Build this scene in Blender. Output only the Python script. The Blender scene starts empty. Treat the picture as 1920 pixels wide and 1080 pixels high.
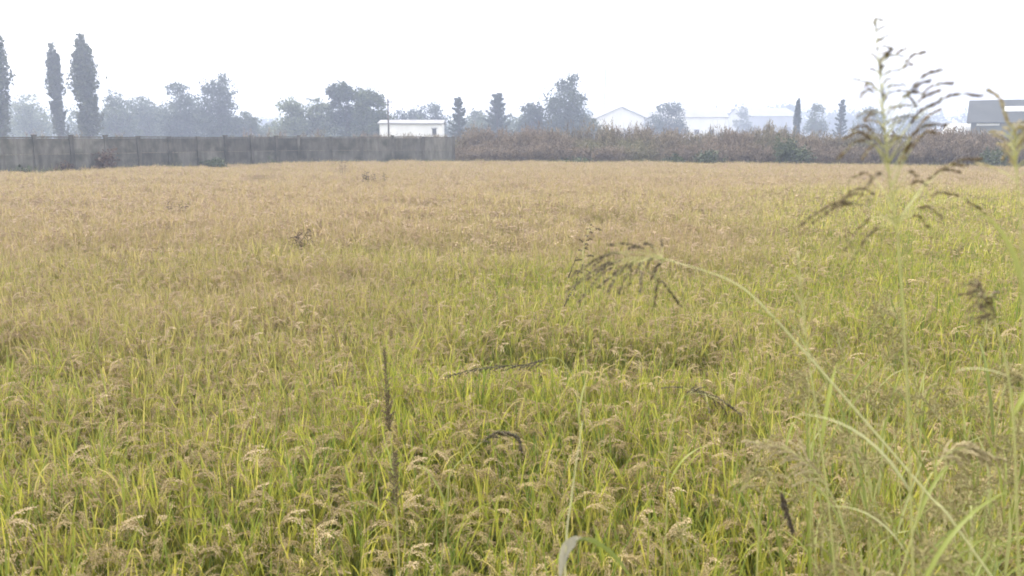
import bpy, math, random
import numpy as np
from mathutils import Vector

PI = math.pi
SC = bpy.context.scene
COL = SC.collection

# ------------------------------------------------------------------ camera
EYE = 2.30
HORIZON_PY = 256.0
FPX = 1507.0
PITCH = math.atan((540 - HORIZON_PY) / FPX)
cam_d = bpy.data.cameras.new('camera')
cam_d.sensor_width = 36.0
cam_d.lens = 36.0 * FPX / 1920.0
cam_d.clip_start = 0.05
cam_d.clip_end = 4000
cam_d.dof.use_dof = True
cam_d.dof.focus_distance = 8.0
cam_d.dof.aperture_fstop = 3.9
cam = bpy.data.objects.new('camera', cam_d)
cam.location = (0, 0, EYE)
cam.rotation_euler = (PI / 2 - PITCH, 0, 0)
COL.objects.link(cam)
SC.camera = cam

# ------------------------------------------------------------------ sky, sun, exposure
SUN = Vector((-0.55, 0.50, 0.85)).normalized()
world = bpy.data.worlds.new('World')
SC.world = world
world.use_nodes = True
wn, wl = world.node_tree.nodes, world.node_tree.links
wn.clear()
sky = wn.new('ShaderNodeTexSky')
sky.sky_type = 'NISHITA'
sky.sun_disc = False
sky.sun_elevation = math.asin(SUN.z)
sky.sun_rotation = math.atan2(SUN.x, SUN.y) % (2 * PI)
sky.air_density = 1.0
sky.dust_density = 7.0
sky.ozone_density = 1.0
veil = wn.new('ShaderNodeMix'); veil.data_type = 'RGBA'       # a thin even cloud veil over the sky
veil.inputs[0].default_value = 0.72
veil.inputs[7].default_value = (10.7, 10.6, 10.6, 1)
wl.new(sky.outputs[0], veil.inputs[6])
bg = wn.new('ShaderNodeBackground'); bg.inputs[1].default_value = 0.1
wl.new(veil.outputs[2], bg.inputs[0])
wo = wn.new('ShaderNodeOutputWorld'); wl.new(bg.outputs[0], wo.inputs[0])

sun_d = bpy.data.lights.new('sun', 'SUN')
sun_d.energy = 1.5
sun_d.angle = math.radians(14)
sun_d.color = (1.0, 0.94, 0.84)
sun = bpy.data.objects.new('sun', sun_d)
sun.rotation_euler = (-SUN).to_track_quat('-Z', 'Y').to_euler()
sun.location = (-20, 20, 40)
COL.objects.link(sun)

SC.view_settings.view_transform = 'Standard'
SC.view_settings.look = 'None'
SC.view_settings.exposure = 1.62
SC.view_settings.gamma = 1.0
SC.view_settings.use_curve_mapping = False
SC.render.engine = 'CYCLES'
SC.cycles.use_denoising = True
SC.cycles.max_bounces = 8
SC.cycles.diffuse_bounces = 4
SC.cycles.transmission_bounces = 4
SC.cycles.volume_bounces = 0
SC.cycles.filter_width = 1.7

# ------------------------------------------------------------------ helpers
SP, CP = math.sin(PITCH), math.cos(PITCH)


def at(px, py, D):
    """the point of the place D metres ahead that the photograph shows at px, py"""
    x, y = (px - 960) / FPX, (540 - py) / FPX
    dy = CP + y * SP
    dz = y * CP - SP
    s = D / dy
    return Vector((x * s, D, EYE + dz * s))


def smooth(a, b, x):
    t = np.clip((x - a) / (b - a), 0, 1)
    return t * t * (3 - 2 * t)


def ground_z(x, y):
    """field level 0, a grassy bank under the photographer, gentle rolls further off"""
    z = 0.60 * (1 - smooth(0.7, 1.75, y))
    return z


class MB:
    def __init__(self):
        self.v, self.f, self.t, self.m, self.mi, self.n = [], [], [], [], 0, 0

    def add(self, verts, faces, tint=0.5):
        verts = np.asarray(verts, dtype=float)
        b = self.n
        self.v.append(verts)
        self.f.extend([tuple(int(i) + b for i in f) for f in faces])
        self.m.extend([self.mi] * len(faces))
        self.t.append(np.full(len(verts), tint) if np.isscalar(tint) else np.asarray(tint))
        self.n += len(verts)

    def box(self, c, s, rz=0.0, tint=0.5):
        c = np.array(c); s = np.array(s) / 2
        p = np.array([[x, y, z] for z in (-1, 1) for y in (-1, 1) for x in (-1, 1)], float) * s
        ca, sa = math.cos(rz), math.sin(rz)
        q = p.copy(); q[:, 0] = p[:, 0] * ca - p[:, 1] * sa; q[:, 1] = p[:, 0] * sa + p[:, 1] * ca
        self.add(q + c, [(0, 2, 3, 1), (4, 5, 7, 6), (0, 1, 5, 4), (2, 6, 7, 3), (0, 4, 6, 2), (1, 3, 7, 5)], tint)

    def tube(self, pts, radii, n=6, tint=0.5, cap=True):
        pts = [Vector(p) for p in pts]
        if np.isscalar(radii): radii = [radii] * len(pts)
        vs = []
        up = Vector((0.31, 0.17, 0.93))
        for i, p in enumerate(pts):
            d = (pts[min(i + 1, len(pts) - 1)] - pts[max(i - 1, 0)]).normalized()
            a = d.cross(up if abs(d.dot(up)) < 0.95 else Vector((1, 0, 0))).normalized()
            b = d.cross(a)
            for k in range(n):
                w = 2 * PI * k / n
                vs.append(p + (a * math.cos(w) + b * math.sin(w)) * radii[i])
        fs = []
        for i in range(len(pts) - 1):
            for k in range(n):
                k2 = (k + 1) % n
                fs.append((i * n + k, i * n + k2, (i + 1) * n + k2, (i + 1) * n + k))
        if cap:
            fs.append(tuple(range(n - 1, -1, -1)))
            fs.append(tuple((len(pts) - 1) * n + k for k in range(n)))
        self.add([tuple(v) for v in vs], fs, tint)

    def ribbon(self, pts, widths, side, fold=0.0, tint=0.5):
        """a leaf blade: two strips either side of a midrib"""
        pts = [Vector(p) for p in pts]
        side = Vector(side).normalized()
        vs, fs = [], []
        for i, p in enumerate(pts):
            d = (pts[min(i + 1, len(pts) - 1)] - pts[max(i - 1, 0)]).normalized()
            s = (side - d * side.dot(d))
            s = s.normalized() if s.length > 1e-4 else Vector((1, 0, 0))
            nn = d.cross(s)
            w = widths[i] / 2
            if fold:
                vs += [p - s * w + nn * w * fold, p, p + s * w + nn * w * fold]
            else:
                vs += [p - s * w, p + s * w]
        k = 3 if fold else 2
        for i in range(len(pts) - 1):
            for j in range(k - 1):
                fs.append((i * k + j, i * k + j + 1, (i + 1) * k + j + 1, (i + 1) * k + j))
        self.add([tuple(v) for v in vs], fs, tint)

    def grain(self, c, d, L, r, tint=0.5):
        c = Vector(c); d = Vector(d).normalized()
        a = d.cross(Vector((0.2, 0.3, 0.9)))
        a = a.normalized() if a.length > 1e-3 else Vector((1, 0, 0))
        b = d.cross(a)
        vs = [c - d * L / 2] + [c + (a * math.cos(w) + b * math.sin(w)) * r for w in (0, 2.094, 4.189)] + [c + d * L / 2]
        self.add([tuple(v) for v in vs], [(0, 2, 1), (0, 3, 2), (0, 1, 3), (4, 1, 2), (4, 2, 3), (4, 3, 1)], tint)

    def leaves(self, P, size, rng, aspect=0.6, tint=None, up=0.0):
        """a cloud of leaf faces at the points P"""
        n = len(P)
        a = rng.normal(size=(n, 3)); a[:, 2] += up * 2
        a /= np.linalg.norm(a, axis=1)[:, None]
        b = np.cross(a, rng.normal(size=(n, 3)))
        b /= np.linalg.norm(b, axis=1)[:, None]
        s = (size * rng.uniform(0.6, 1.4, n))[:, None]
        A, B = a * s / 2, b * s * aspect / 2
        V = np.stack([P - A, P + B * 1.0 - A * 0.1, P + A, P - B - A * 0.1], axis=1).reshape(-1, 3)
        F = np.arange(4 * n).reshape(-1, 4)
        if tint is None: tint = rng.uniform(0, 1, n)
        self.add(V, F, np.repeat(tint, 4))

    def build(self, name, mats, parent=None, smooth_shade=False, link=True):
        me = bpy.data.meshes.new(name)
        V = np.concatenate(self.v) if self.v else np.zeros((0, 3))
        me.from_pydata(V.tolist(), [], self.f)
        if not isinstance(mats, (list, tuple)): mats = [mats]
        for m in mats: me.materials.append(m)
        if len(mats) > 1: me.polygons.foreach_set('material_index', np.array(self.m, dtype=np.int32))
        at_ = me.attributes.new('tint', 'FLOAT', 'POINT')
        at_.data.foreach_set('value', np.concatenate(self.t).astype(np.float32))
        if smooth_shade: me.polygons.foreach_set('use_smooth', np.ones(len(me.polygons), dtype=bool))
        me.update()
        o = bpy.data.objects.new(name, me)
        if link: COL.objects.link(o)
        if parent is not None:
            o.parent = parent
            o.location = -Vector(parent.location) if False else (0, 0, 0)
        return o


def tag(o, label=None, cat=None, group=None, kind=None):
    if label: o['label'] = label
    if cat: o['category'] = cat
    if group: o['group'] = group
    if kind: o['kind'] = kind
    return o


def empty(name, loc, label, cat, group=None, rz=0.0):
    o = bpy.data.objects.new(name, None)
    o.empty_display_size = 0.2
    o.location = loc
    o.rotation_euler = (0, 0, rz)
    COL.objects.link(o)
    return tag(o, label, cat, group, 'thing')


# ------------------------------------------------------------------ materials
def newmat(name):
    m = bpy.data.materials.new(name)
    m.use_nodes = True
    m.node_tree.nodes.clear()
    return m, m.node_tree.nodes, m.node_tree.links


def ramp(n, stops):
    r = n.new('ShaderNodeValToRGB')
    e = r.color_ramp.elements
    while len(e) < len(stops): e.new(0.5)
    for i, (p, c) in enumerate(stops):
        e[i].position = p
        e[i].color = (*c, 1)
    return r


def leaf_mat(name, stops, stops_ripe=None, trans=0.35, rough=0.6, spec=0.25):
    """colour from each leaf's own tint; with stops_ripe, mixed by how ripe each plant is"""
    m, n, l = newmat(name)
    a = n.new('ShaderNodeAttribute'); a.attribute_name = 'tint'
    r = ramp(n, stops); l.new(a.outputs['Fac'], r.inputs[0])
    col = r.outputs[0]
    if stops_ripe:
        r2 = ramp(n, stops_ripe); l.new(a.outputs['Fac'], r2.inputs[0])
        i = n.new('ShaderNodeAttribute'); i.attribute_type = 'INSTANCER'; i.attribute_name = 'ripe'
        mx = n.new('ShaderNodeMix'); mx.data_type = 'RGBA'
        l.new(i.outputs['Fac'], mx.inputs[0]); l.new(r.outputs[0], mx.inputs[6]); l.new(r2.outputs[0], mx.inputs[7])
        col = mx.outputs[2]
    p = n.new('ShaderNodeBsdfPrincipled')
    p.inputs['Roughness'].default_value = rough
    p.inputs['Specular IOR Level'].default_value = spec
    l.new(col, p.inputs['Base Color'])
    t = n.new('ShaderNodeBsdfTranslucent'); l.new(col, t.inputs[0])
    mix = n.new('ShaderNodeMixShader'); mix.inputs[0].default_value = trans
    l.new(p.outputs[0], mix.inputs[1]); l.new(t.outputs[0], mix.inputs[2])
    o = n.new('ShaderNodeOutputMaterial'); l.new(mix.outputs[0], o.inputs[0])
    return m


def surf_mat(name, c1, c2, scale=3.0, rough=0.8, bump=0.0, stretch=(1, 1, 1), metal=0.0, c3=None, scale3=0.4, tint=0.0):
    m, n, l = newmat(name)
    g = n.new('ShaderNodeTexCoord')
    mp = n.new('ShaderNodeMapping'); mp.inputs['Scale'].default_value = stretch
    geo = n.new('ShaderNodeNewGeometry'); l.new(geo.outputs['Position'], mp.inputs[0])
    t = n.new('ShaderNodeTexNoise'); t.inputs['Scale'].default_value = scale; t.inputs['Detail'].default_value = 8
    t.inputs['Roughness'].default_value = 0.65
    l.new(mp.outputs[0], t.inputs['Vector'])
    r = ramp(n, [(0.32, c1), (0.68, c2)]); l.new(t.outputs['Fac'], r.inputs[0])
    col = r.outputs[0]
    if c3:
        t3 = n.new('ShaderNodeTexNoise'); t3.inputs['Scale'].default_value = scale3; t3.inputs['Detail'].default_value = 5
        l.new(geo.outputs['Position'], t3.inputs['Vector'])
        r3 = ramp(n, [(0.45, (0, 0, 0)), (0.65, (1, 1, 1))]); l.new(t3.outputs['Fac'], r3.inputs[0])
        mx = n.new('ShaderNodeMix'); mx.data_type = 'RGBA'
        l.new(r3.outputs[0], mx.inputs[0]); l.new(col, mx.inputs[6]); mx.inputs[7].default_value = (*c3, 1)
        col = mx.outputs[2]
    if tint:
        a = n.new('ShaderNodeAttribute'); a.attribute_name = 'tint'
        h = n.new('ShaderNodeHueSaturation')
        ma = n.new('ShaderNodeMapRange'); ma.inputs[3].default_value = 1 - tint; ma.inputs[4].default_value = 1 + tint
        l.new(a.outputs['Fac'], ma.inputs[0]); l.new(ma.outputs[0], h.inputs['Value']); l.new(col, h.inputs['Color'])
        col = h.outputs[0]
    p = n.new('ShaderNodeBsdfPrincipled')
    p.inputs['Roughness'].default_value = rough
    p.inputs['Metallic'].default_value = metal
    p.inputs['Specular IOR Level'].default_value = 0.3
    l.new(col, p.inputs['Base Color'])
    if bump:
        b = n.new('ShaderNodeBump'); b.inputs['Strength'].default_value = bump; b.inputs['Distance'].default_value = 0.05
        l.new(t.outputs['Fac'], b.inputs['Height']); l.new(b.outputs[0], p.inputs['Normal'])
    o = n.new('ShaderNodeOutputMaterial'); l.new(p.outputs[0], o.inputs[0])
    return m


M = {}
M['soil'] = surf_mat('wet field soil', (0.12, 0.11, 0.05), (0.22, 0.19, 0.09), 1.4, 0.95, 0.6, c3=(0.07, 0.085, 0.03), scale3=0.25)
M['rice_leaf'] = leaf_mat('rice leaf', [(0.0, (0.13, 0.19, 0.03)), (0.4, (0.31, 0.335, 0.045)), (0.75, (0.50, 0.46, 0.07)), (1.0, (0.54, 0.45, 0.15))],
                          [(0.0, (0.25, 0.23, 0.06)), (0.4, (0.37, 0.30, 0.13)), (1.0, (0.46, 0.355, 0.205))], trans=0.45)
M['rice_grain'] = leaf_mat('rice grain', [(0.0, (0.22, 0.18, 0.06)), (0.5, (0.39, 0.30, 0.14)), (1.0, (0.54, 0.42, 0.25))],
                           [(0.0, (0.31, 0.22, 0.125)), (0.5, (0.43, 0.315, 0.205)), (1.0, (0.53, 0.41, 0.285))], trans=0.15, rough=0.7)
M['weed_stem'] = leaf_mat('dry weed', [(0.0, (0.10, 0.08, 0.055)), (0.6, (0.19, 0.15, 0.105)), (1.0, (0.33, 0.26, 0.185))],
                          [(0.0, (0.08, 0.095, 0.045)), (0.6, (0.18, 0.175, 0.09)), (1.0, (0.32, 0.29, 0.16))], trans=0.2)
M['verge'] = leaf_mat('verge grass', [(0.0, (0.11, 0.16, 0.04)), (0.6, (0.26, 0.29, 0.08)), (1.0, (0.42, 0.38, 0.17))],
                      [(0.0, (0.16, 0.17, 0.06)), (1.0, (0.46, 0.38, 0.19))], trans=0.35)
M['poplar'] = leaf_mat('poplar leaf', [(0.0, (0.05, 0.065, 0.035)), (1.0, (0.12, 0.135, 0.07))], trans=0.25)
M['tree_dark'] = leaf_mat('dark tree leaf', [(0.0, (0.03, 0.05, 0.03)), (1.0, (0.08, 0.105, 0.05))], trans=0.25)
M['tree_mid'] = leaf_mat('mid tree leaf', [(0.0, (0.045, 0.07, 0.03)), (1.0, (0.12, 0.145, 0.06))], trans=0.25)
M['tree_pale'] = leaf_mat('pale tree leaf', [(0.0, (0.11, 0.14, 0.08)), (1.0, (0.23, 0.26, 0.15))], trans=0.3)
M['conifer'] = leaf_mat('conifer needles', [(0.0, (0.025, 0.04, 0.028)), (1.0, (0.06, 0.085, 0.05))], trans=0.1)
M['shrub'] = leaf_mat('shrub leaf', [(0.0, (0.035, 0.05, 0.025)), (1.0, (0.10, 0.125, 0.06))], trans=0.2)
M['shrub_red'] = leaf_mat('reddish shrub leaf', [(0.0, (0.08, 0.05, 0.035)), (1.0, (0.17, 0.12, 0.08))], trans=0.2)
M['bark'] = surf_mat('bark', (0.05, 0.042, 0.033), (0.12, 0.10, 0.08), 8, 0.9, 0.5, (1, 1, 0.2))
M['concrete'] = surf_mat('weathered concrete', (0.075, 0.072, 0.06), (0.165, 0.158, 0.135), 4.5, 0.9, 0.4, (1, 1, 0.22), c3=(0.058, 0.058, 0.044), scale3=1.6, tint=0.25)
M['plaster'] = surf_mat('white plaster', (0.70, 0.69, 0.67), (0.82, 0.81, 0.79), 0.6, 0.85, 0.05, (1, 1, 0.3))
M['grey_clad'] = surf_mat('grey cladding', (0.30, 0.31, 0.32), (0.40, 0.41, 0.42), 0.5, 0.7, 0.05, (1, 1, 0.3))
M['roof_grey'] = surf_mat('grey sheet roof', (0.20, 0.20, 0.21), (0.29, 0.29, 0.30), 0.5, 0.7, 0.1, (1, 0.3, 1))
M['roof_dark'] = surf_mat('dark barn roof', (0.030, 0.034, 0.032), (0.055, 0.06, 0.057), 0.6, 0.75, 0.15, (1, 0.3, 1))
M['barn_wall'] = surf_mat('barn wall', (0.08, 0.088, 0.078), (0.14, 0.15, 0.135), 0.8, 0.85, 0.15, (1, 1, 0.3))
M['dark'] = surf_mat('dark opening', (0.03, 0.03, 0.033), (0.05, 0.05, 0.055), 1.0, 0.5)
M['film'] = surf_mat('white plastic film', (0.72, 0.73, 0.74), (0.85, 0.86, 0.86), 0.5, 0.35, 0.05)
M['metal'] = surf_mat('galvanised steel', (0.30, 0.30, 0.31), (0.42, 0.42, 0.43), 3.0, 0.5, 0, metal=0.6)
M['sorghum_stem'] = leaf_mat('tall grass stem', [(0.0, (0.25, 0.26, 0.065)), (0.6, (0.46, 0.45, 0.18)), (1.0, (0.60, 0.57, 0.33))], trans=0.1, rough=0.45, spec=0.4)
M['sorghum_leaf'] = leaf_mat('tall grass leaf', [(0.0, (0.13, 0.165, 0.03)), (0.5, (0.30, 0.33, 0.065)), (1.0, (0.56, 0.54, 0.31))], trans=0.4, rough=0.45, spec=0.4)
M['seed'] = leaf_mat('tall grass seed', [(0.0, (0.06, 0.04, 0.025)), (0.6, (0.14, 0.10, 0.055)), (1.0, (0.27, 0.20, 0.115))], trans=0.1)
M['seed_pale'] = leaf_mat('pale grass seed', [(0.0, (0.26, 0.21, 0.10)), (0.6, (0.42, 0.345, 0.185)), (1.0, (0.55, 0.46, 0.29))], trans=0.2)
M['seed_wild'] = leaf_mat('wild grass seed', [(0.0, (0.19, 0.16, 0.065)), (0.6, (0.31, 0.26, 0.11)), (1.0, (0.45, 0.37, 0.20))], trans=0.2)
M['seed_dark'] = leaf_mat('dark grass seed', [(0.0, (0.035, 0.027, 0.018)), (0.6, (0.08, 0.06, 0.038)), (1.0, (0.16, 0.125, 0.08))], trans=0.05)
M['dry_leaf'] = leaf_mat('bleached dry leaf', [(0.0, (0.30, 0.28, 0.20)), (1.0, (0.38, 0.36, 0.28))], trans=0.4)


# ------------------------------------------------------------------ scatter (for the uncountable stuff only)
def template_collection(name, objs):
    c = bpy.data.collections.new(name)
    for o in objs: c.objects.link(o)
    return c


def scatter(name, coll, P, rot, scl, idx, ripe, mats, label, cat):
    me = bpy.data.meshes.new(name)
    me.from_pydata(P.tolist(), [], [])
    for nm, ty, key, arr in (('rot', 'FLOAT_VECTOR', 'vector', rot), ('scl', 'FLOAT_VECTOR', 'vector', scl),
                             ('idx', 'INT', 'value', idx), ('ripe', 'FLOAT', 'value', ripe)):
        a = me.attributes.new(nm, ty, 'POINT')
        a.data.foreach_set(key, np.ascontiguousarray(arr, dtype=np.int32 if ty == 'INT' else np.float32).ravel())
    o = bpy.data.objects.new(name, me)
    for m in mats: me.materials.append(m)
    COL.objects.link(o)
    ng = bpy.data.node_groups.new(name + ' scatter', 'GeometryNodeTree')
    ng.interface.new_socket('Geometry', in_out='INPUT', socket_type='NodeSocketGeometry')
    ng.interface.new_socket('Geometry', in_out='OUTPUT', socket_type='NodeSocketGeometry')
    n, l = ng.nodes, ng.links
    gi, go = n.new('NodeGroupInput'), n.new('NodeGroupOutput')
    ci = n.new('GeometryNodeCollectionInfo')
    ci.inputs['Collection'].default_value = coll
    ci.inputs['Separate Children'].default_value = True
    ci.inputs['Reset Children'].default_value = True
    ip = n.new('GeometryNodeInstanceOnPoints')
    ip.inputs['Pick Instance'].default_value = True

    def named(nm, ty):
        x = n.new('GeometryNodeInputNamedAttribute'); x.data_type = ty; x.inputs[0].default_value = nm
        return x.outputs[0]
    l.new(gi.outputs[0], ip.inputs['Points'])
    l.new(ci.outputs[0], ip.inputs['Instance'])
    l.new(named('idx', 'INT'), ip.inputs['Instance Index'])
    l.new(named('rot', 'FLOAT_VECTOR'), ip.inputs['Rotation'])
    l.new(named('scl', 'FLOAT_VECTOR'), ip.inputs['Scale'])
    l.new(ip.outputs[0], go.inputs[0])
    md = o.modifiers.new('scatter', 'NODES'); md.node_group = ng
    return tag(o, label, cat, kind='stuff')


# smooth value noise for planting patterns
def vnoise(x, y, cell, seed):
    g = np.random.default_rng(seed).uniform(0, 1, (256, 256))
    u, v = x / cell + 64, y / cell + 64
    i, j = np.floor(u).astype(int), np.floor(v).astype(int)
    fu, fv = u - i, v - j
    fu, fv = fu * fu * (3 - 2 * fu), fv * fv * (3 - 2 * fv)
    i, j = i % 255, j % 255
    return (g[i, j] * (1 - fu) + g[i + 1, j] * fu) * (1 - fv) + (g[i, j + 1] * (1 - fu) + g[i + 1, j + 1] * fu) * fv


# ================================================================== THE SETTING
# ground: one sheet, with the bank under the photographer
xs = np.concatenate([np.linspace(-600, -40, 15), np.linspace(-36, 36, 37), np.linspace(40, 600, 15)])
ys = np.concatenate([np.linspace(-60, -4, 8), np.linspace(-3, 3, 31), np.linspace(4, 60, 29), np.linspace(80, 640, 15)])
gx, gy = np.meshgrid(xs, ys)
gz = ground_z(gx, gy) + 0.02 * (vnoise(gx, gy, 0.9, 3) - 0.5) * (np.abs(gx) < 40)
mb = MB()
W = len(xs)
mb.add(np.stack([gx.ravel(), gy.ravel(), gz.ravel()], 1),
       [(r * W + c, r * W + c + 1, (r + 1) * W + c + 1, (r + 1) * W + c) for r in range(len(ys) - 1) for c in range(W - 1)])
o = mb.build('ground', M['soil'], smooth_shade=True)
tag(o, 'dark soil of the rice field and the bank', 'ground', kind='structure')

# far limit of the field: left a concrete wall, right a belt of dry weeds
WALL = [at(850, 256, 50.5), at(560, 256, 49.0), at(-90, 256, 35.5)]
BELT = [at(846, 256, 51.0), at(1330, 256, 48.5), at(1760, 256, 44.0), at(2150, 256, 40.5)]


def edge_y(x):
    """how far out the field reaches at each x"""
    pts = [(WALL[2].x - 12, WALL[2].y - 8), (WALL[2].x, WALL[2].y), (WALL[1].x, WALL[1].y), (WALL[0].x, WALL[0].y)] + [(p.x, p.y) for p in BELT[1:]] + [(BELT[-1].x + 15, BELT[-1].y - 4)]
    pts = np.array(pts)
    return np.interp(x, pts[:, 0], pts[:, 1])


# ------------------------------------------------------------------ rice
def rice_hill(seed, tillers, spread, far=False):
    rng = random.Random(seed)
    b = MB()
    for k in range(tillers):
        a = rng.uniform(0, 2 * PI)
        r = spread * math.sqrt(rng.random())
        base = Vector((math.cos(a) * r, math.sin(a) * r, 0))
        az = a + rng.uniform(-1.2, 1.2)
        out = Vector((math.cos(az), math.sin(az), 0))
        lean = rng.uniform(0.03, 0.22)
        h = rng.uniform(0.52, 0.66)
        top = base + Vector((0, 0, h)) + out * h * lean
        b.mi = 0
        if not far:
            b.tube([base, base.lerp(top, 0.5) - out * 0.01, top], [0.0032, 0.0026, 0.0016], 3, rng.uniform(0.1, 0.6), cap=False)
        # blades
        for j in range(rng.choice((5, 5, 6)) if not far else 3):
            t0 = rng.uniform(0.35, 0.98)
            p = base.lerp(top, t0)
            la = az + rng.uniform(-2.4, 2.4)
            ld = Vector((math.cos(la), math.sin(la), 0))
            L = rng.uniform(0.13, 0.27) if not far else rng.uniform(.15, .3)
            ang = rng.uniform(0.08, 0.5)
            curl = rng.uniform(0.05, 0.65) if rng.random() < 0.85 else rng.uniform(1.0, 2.2)
            w = rng.uniform(0.006, 0.0095) * (2.0 if far else 1)
            ns = 3 if far else 5
            pts, q = [p], p.copy()
            for s in range(ns):
                th = ang + curl * ((s + 0.5) / ns) ** 1.6
                q = q + (ld * math.sin(th) + Vector((0, 0, 1)) * math.cos(th)) * (L / ns)
                pts.append(q.copy())
            ws = [w * x for x in ((0.55, 1, 0.75, 0.1) if far else (0.5, 0.95, 1.0, 0.85, 0.55, 0.06))]
            sd = Vector((-ld.y, ld.x, 0.25 * rng.uniform(-1, 1)))
            b.ribbon(pts, ws, sd, fold=0 if far else 0.35, tint=min(1, max(0, rng.gauss(0.43, 0.27))))
        # nodding panicle
        if rng.random() < (0.80 if far else 0.52):
            b.mi = 1
            L = rng.uniform(0.15, 0.20) if far else rng.uniform(0.115, 0.17)
            th0, th1 = rng.uniform(0.1, 0.5), rng.uniform(1.5, 2.6)
            na = 8
            q = top.copy()
            axis, dirs = [q.copy()], []
            for s in range(na):
                th = th0 + (th1 - th0) * ((s + 0.5) / na) ** 0.9
                d = out * math.sin(th) + Vector((0, 0, 1)) * math.cos(th)
                q = q + d * (L / na)
                axis.append(q.copy()); dirs.append(d)
            gt = rng.gauss(0.5, 0.18)
            if far:
                for s in range(2, na + 1, 1):
                    j = Vector((rng.uniform(-1, 1), rng.uniform(-1, 1), rng.uniform(-1, 0.6))) * 0.014
                    b.grain(axis[s] + j, dirs[s - 1] + Vector((0, 0, -0.4)), 0.042, 0.0085, min(1, max(0, gt + rng.uniform(-0.3, 0.3))))
            else:
                b.tube(axis, [0.0014] * (na + 1), 3, 0.3, cap=False)
                for s in range(1, na + 1):
                    d = dirs[s - 1]
                    side = Vector((-out.y, out.x, 0))
                    for strand in (-1, 1):
                        sp = axis[s] + side * strand * rng.uniform(0.002, 0.008)
                        sdv = (d + side * strand * rng.uniform(0.05, 0.4) + Vector((0, 0, -rng.uniform(0.1, 0.6)))).normalized()
                        for g in range(rng.choice((3, 4, 4))):
                            c = sp + sdv * (0.006 + g * 0.0085) + Vector((rng.uniform(-1, 1), rng.uniform(-1, 1), rng.uniform(-1, 1))) * 0.003
                            b.grain(c, sdv + Vector((rng.uniform(-.4, .4), rng.uniform(-.4, .4), rng.uniform(-.4, .2))), 0.0105, 0.0023,
                                    min(1, max(0, gt + rng.uniform(-0.35, 0.35))))
    return b


near_t = [rice_hill(100 + i, 15, 0.085).build('rice_hill_%02d' % i, [M['rice_leaf'], M['rice_grain']], link=False) for i in range(8)]
far_t = [rice_hill(200 + i, 28, 0.19, far=True).build('rice_patch_%02d' % i, [M['rice_leaf'], M['rice_grain']], link=False) for i in range(6)]


def field_points(y0, y1, step, seed, margin=3.0):
    rng = np.random.default_rng(seed)
    Y = np.arange(y0, y1, step)
    out = []
    for y in Y:
        half = 0.655 * y + margin
        x = np.arange(-half, half, step) + rng.uniform(0, step)
        out.append(np.stack([x, np.full_like(x, y)], 1))
    p = np.concatenate(out)
    p += rng.uniform(-0.42, 0.42, p.shape) * step
    p = p[p[:, 1] < edge_y(p[:, 0]) - 1.1]
    u = smooth(8.0, 20.0, p[:, 1])                    # the single plants give way gradually to patches of plants
    keep = (rng.random(len(p)) > u) if y0 < 5 else (rng.random(len(p)) < u)
    return p[keep], rng


def ripeness(x, y):
    n1 = vnoise(x, y, 7.0, 11) - 0.5
    n2 = vnoise(x, y, 2.2, 12) - 0.5
    r = 0.10 + 0.33 * smooth(3.5, 9, y + 3 * n2) + 0.55 * smooth(5.0, 25, y + 11 * n1 + 5 * n2)
    # the greener streak on the right, and the riper left side
    gr = smooth(0.22, 0.48, x / np.maximum(y, 1)) * (1 - smooth(16, 32, y))
    r = r * (1 - 0.9 * gr)
    r += 0.42 * smooth(0.0, 0.5, -x / np.maximum(y, 1)) * smooth(4, 9, y)
    r -= 0.22 * (1 - smooth(2.5, 5.5, y)) * smooth(.25, .6, vnoise(x, y, 1.1, 14))
    r -= 0.30 * np.exp(-(((x + .8) / .8) ** 2 + ((y - 2.8) / .6) ** 2))
    return np.clip(r + 0.45 * n2 * (y < 16) + 0.15 * n1, 0, 1)


def plant_rice(name, coll, nt, y0, y1, step, seed, label, scale):
    p, rng = field_points(y0, y1, step, seed)
    n = len(p)
    x, y = p[:, 0], p[:, 1]
    h = 0.88 + 0.20 * vnoise(x, y, 1.6, 21) + 0.12 * vnoise(x, y, 5.0, 22) + 0.10 * vnoise(x, y * 3, 2.8, 25)
    lodged = smooth(0.80, 0.95, vnoise(x, y, 1.9, 23)) * (y > 5) * (x < .3 * y)
    h = h * (1 - 0.30 * lodged) * rng.uniform(0.93, 1.07, n)
    h *= 1 - 0.24 * np.exp(-(((x + .8) / .65) ** 2 + ((y - 2.75) / .45) ** 2))      # a dip in the crop close by
    wind = 0.10 + 0.16 * vnoise(x, y, 2.6, 24) + 0.45 * lodged
    rot = np.stack([rng.normal(0.0, 0.06, n), rng.normal(0, 0.06, n) + wind * 0.6, rng.uniform(0, 2 * PI, n)], 1)
    s = rng.uniform(0.9, 1.15, n) * scale
    scl = np.stack([s, s, h], 1)
    z = ground_z(x, y)
    return scatter(name, coll, np.stack([x, y, z], 1), rot, scl, rng.integers(0, nt, n), ripeness(x, y), [M['rice_leaf'], M['rice_grain']], label, 'rice')


plant_rice('rice', template_collection('rice hills', near_t), 8, 1.75, 20.0, 0.148, 5,
           'ripening green and gold rice nearest the camera', 0.9)
plant_rice('rice', template_collection('rice patches', far_t), 6, 8.0, 52.0, 0.33, 6,
           'ripe tan rice filling the far half of the field', 1.05)


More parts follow.
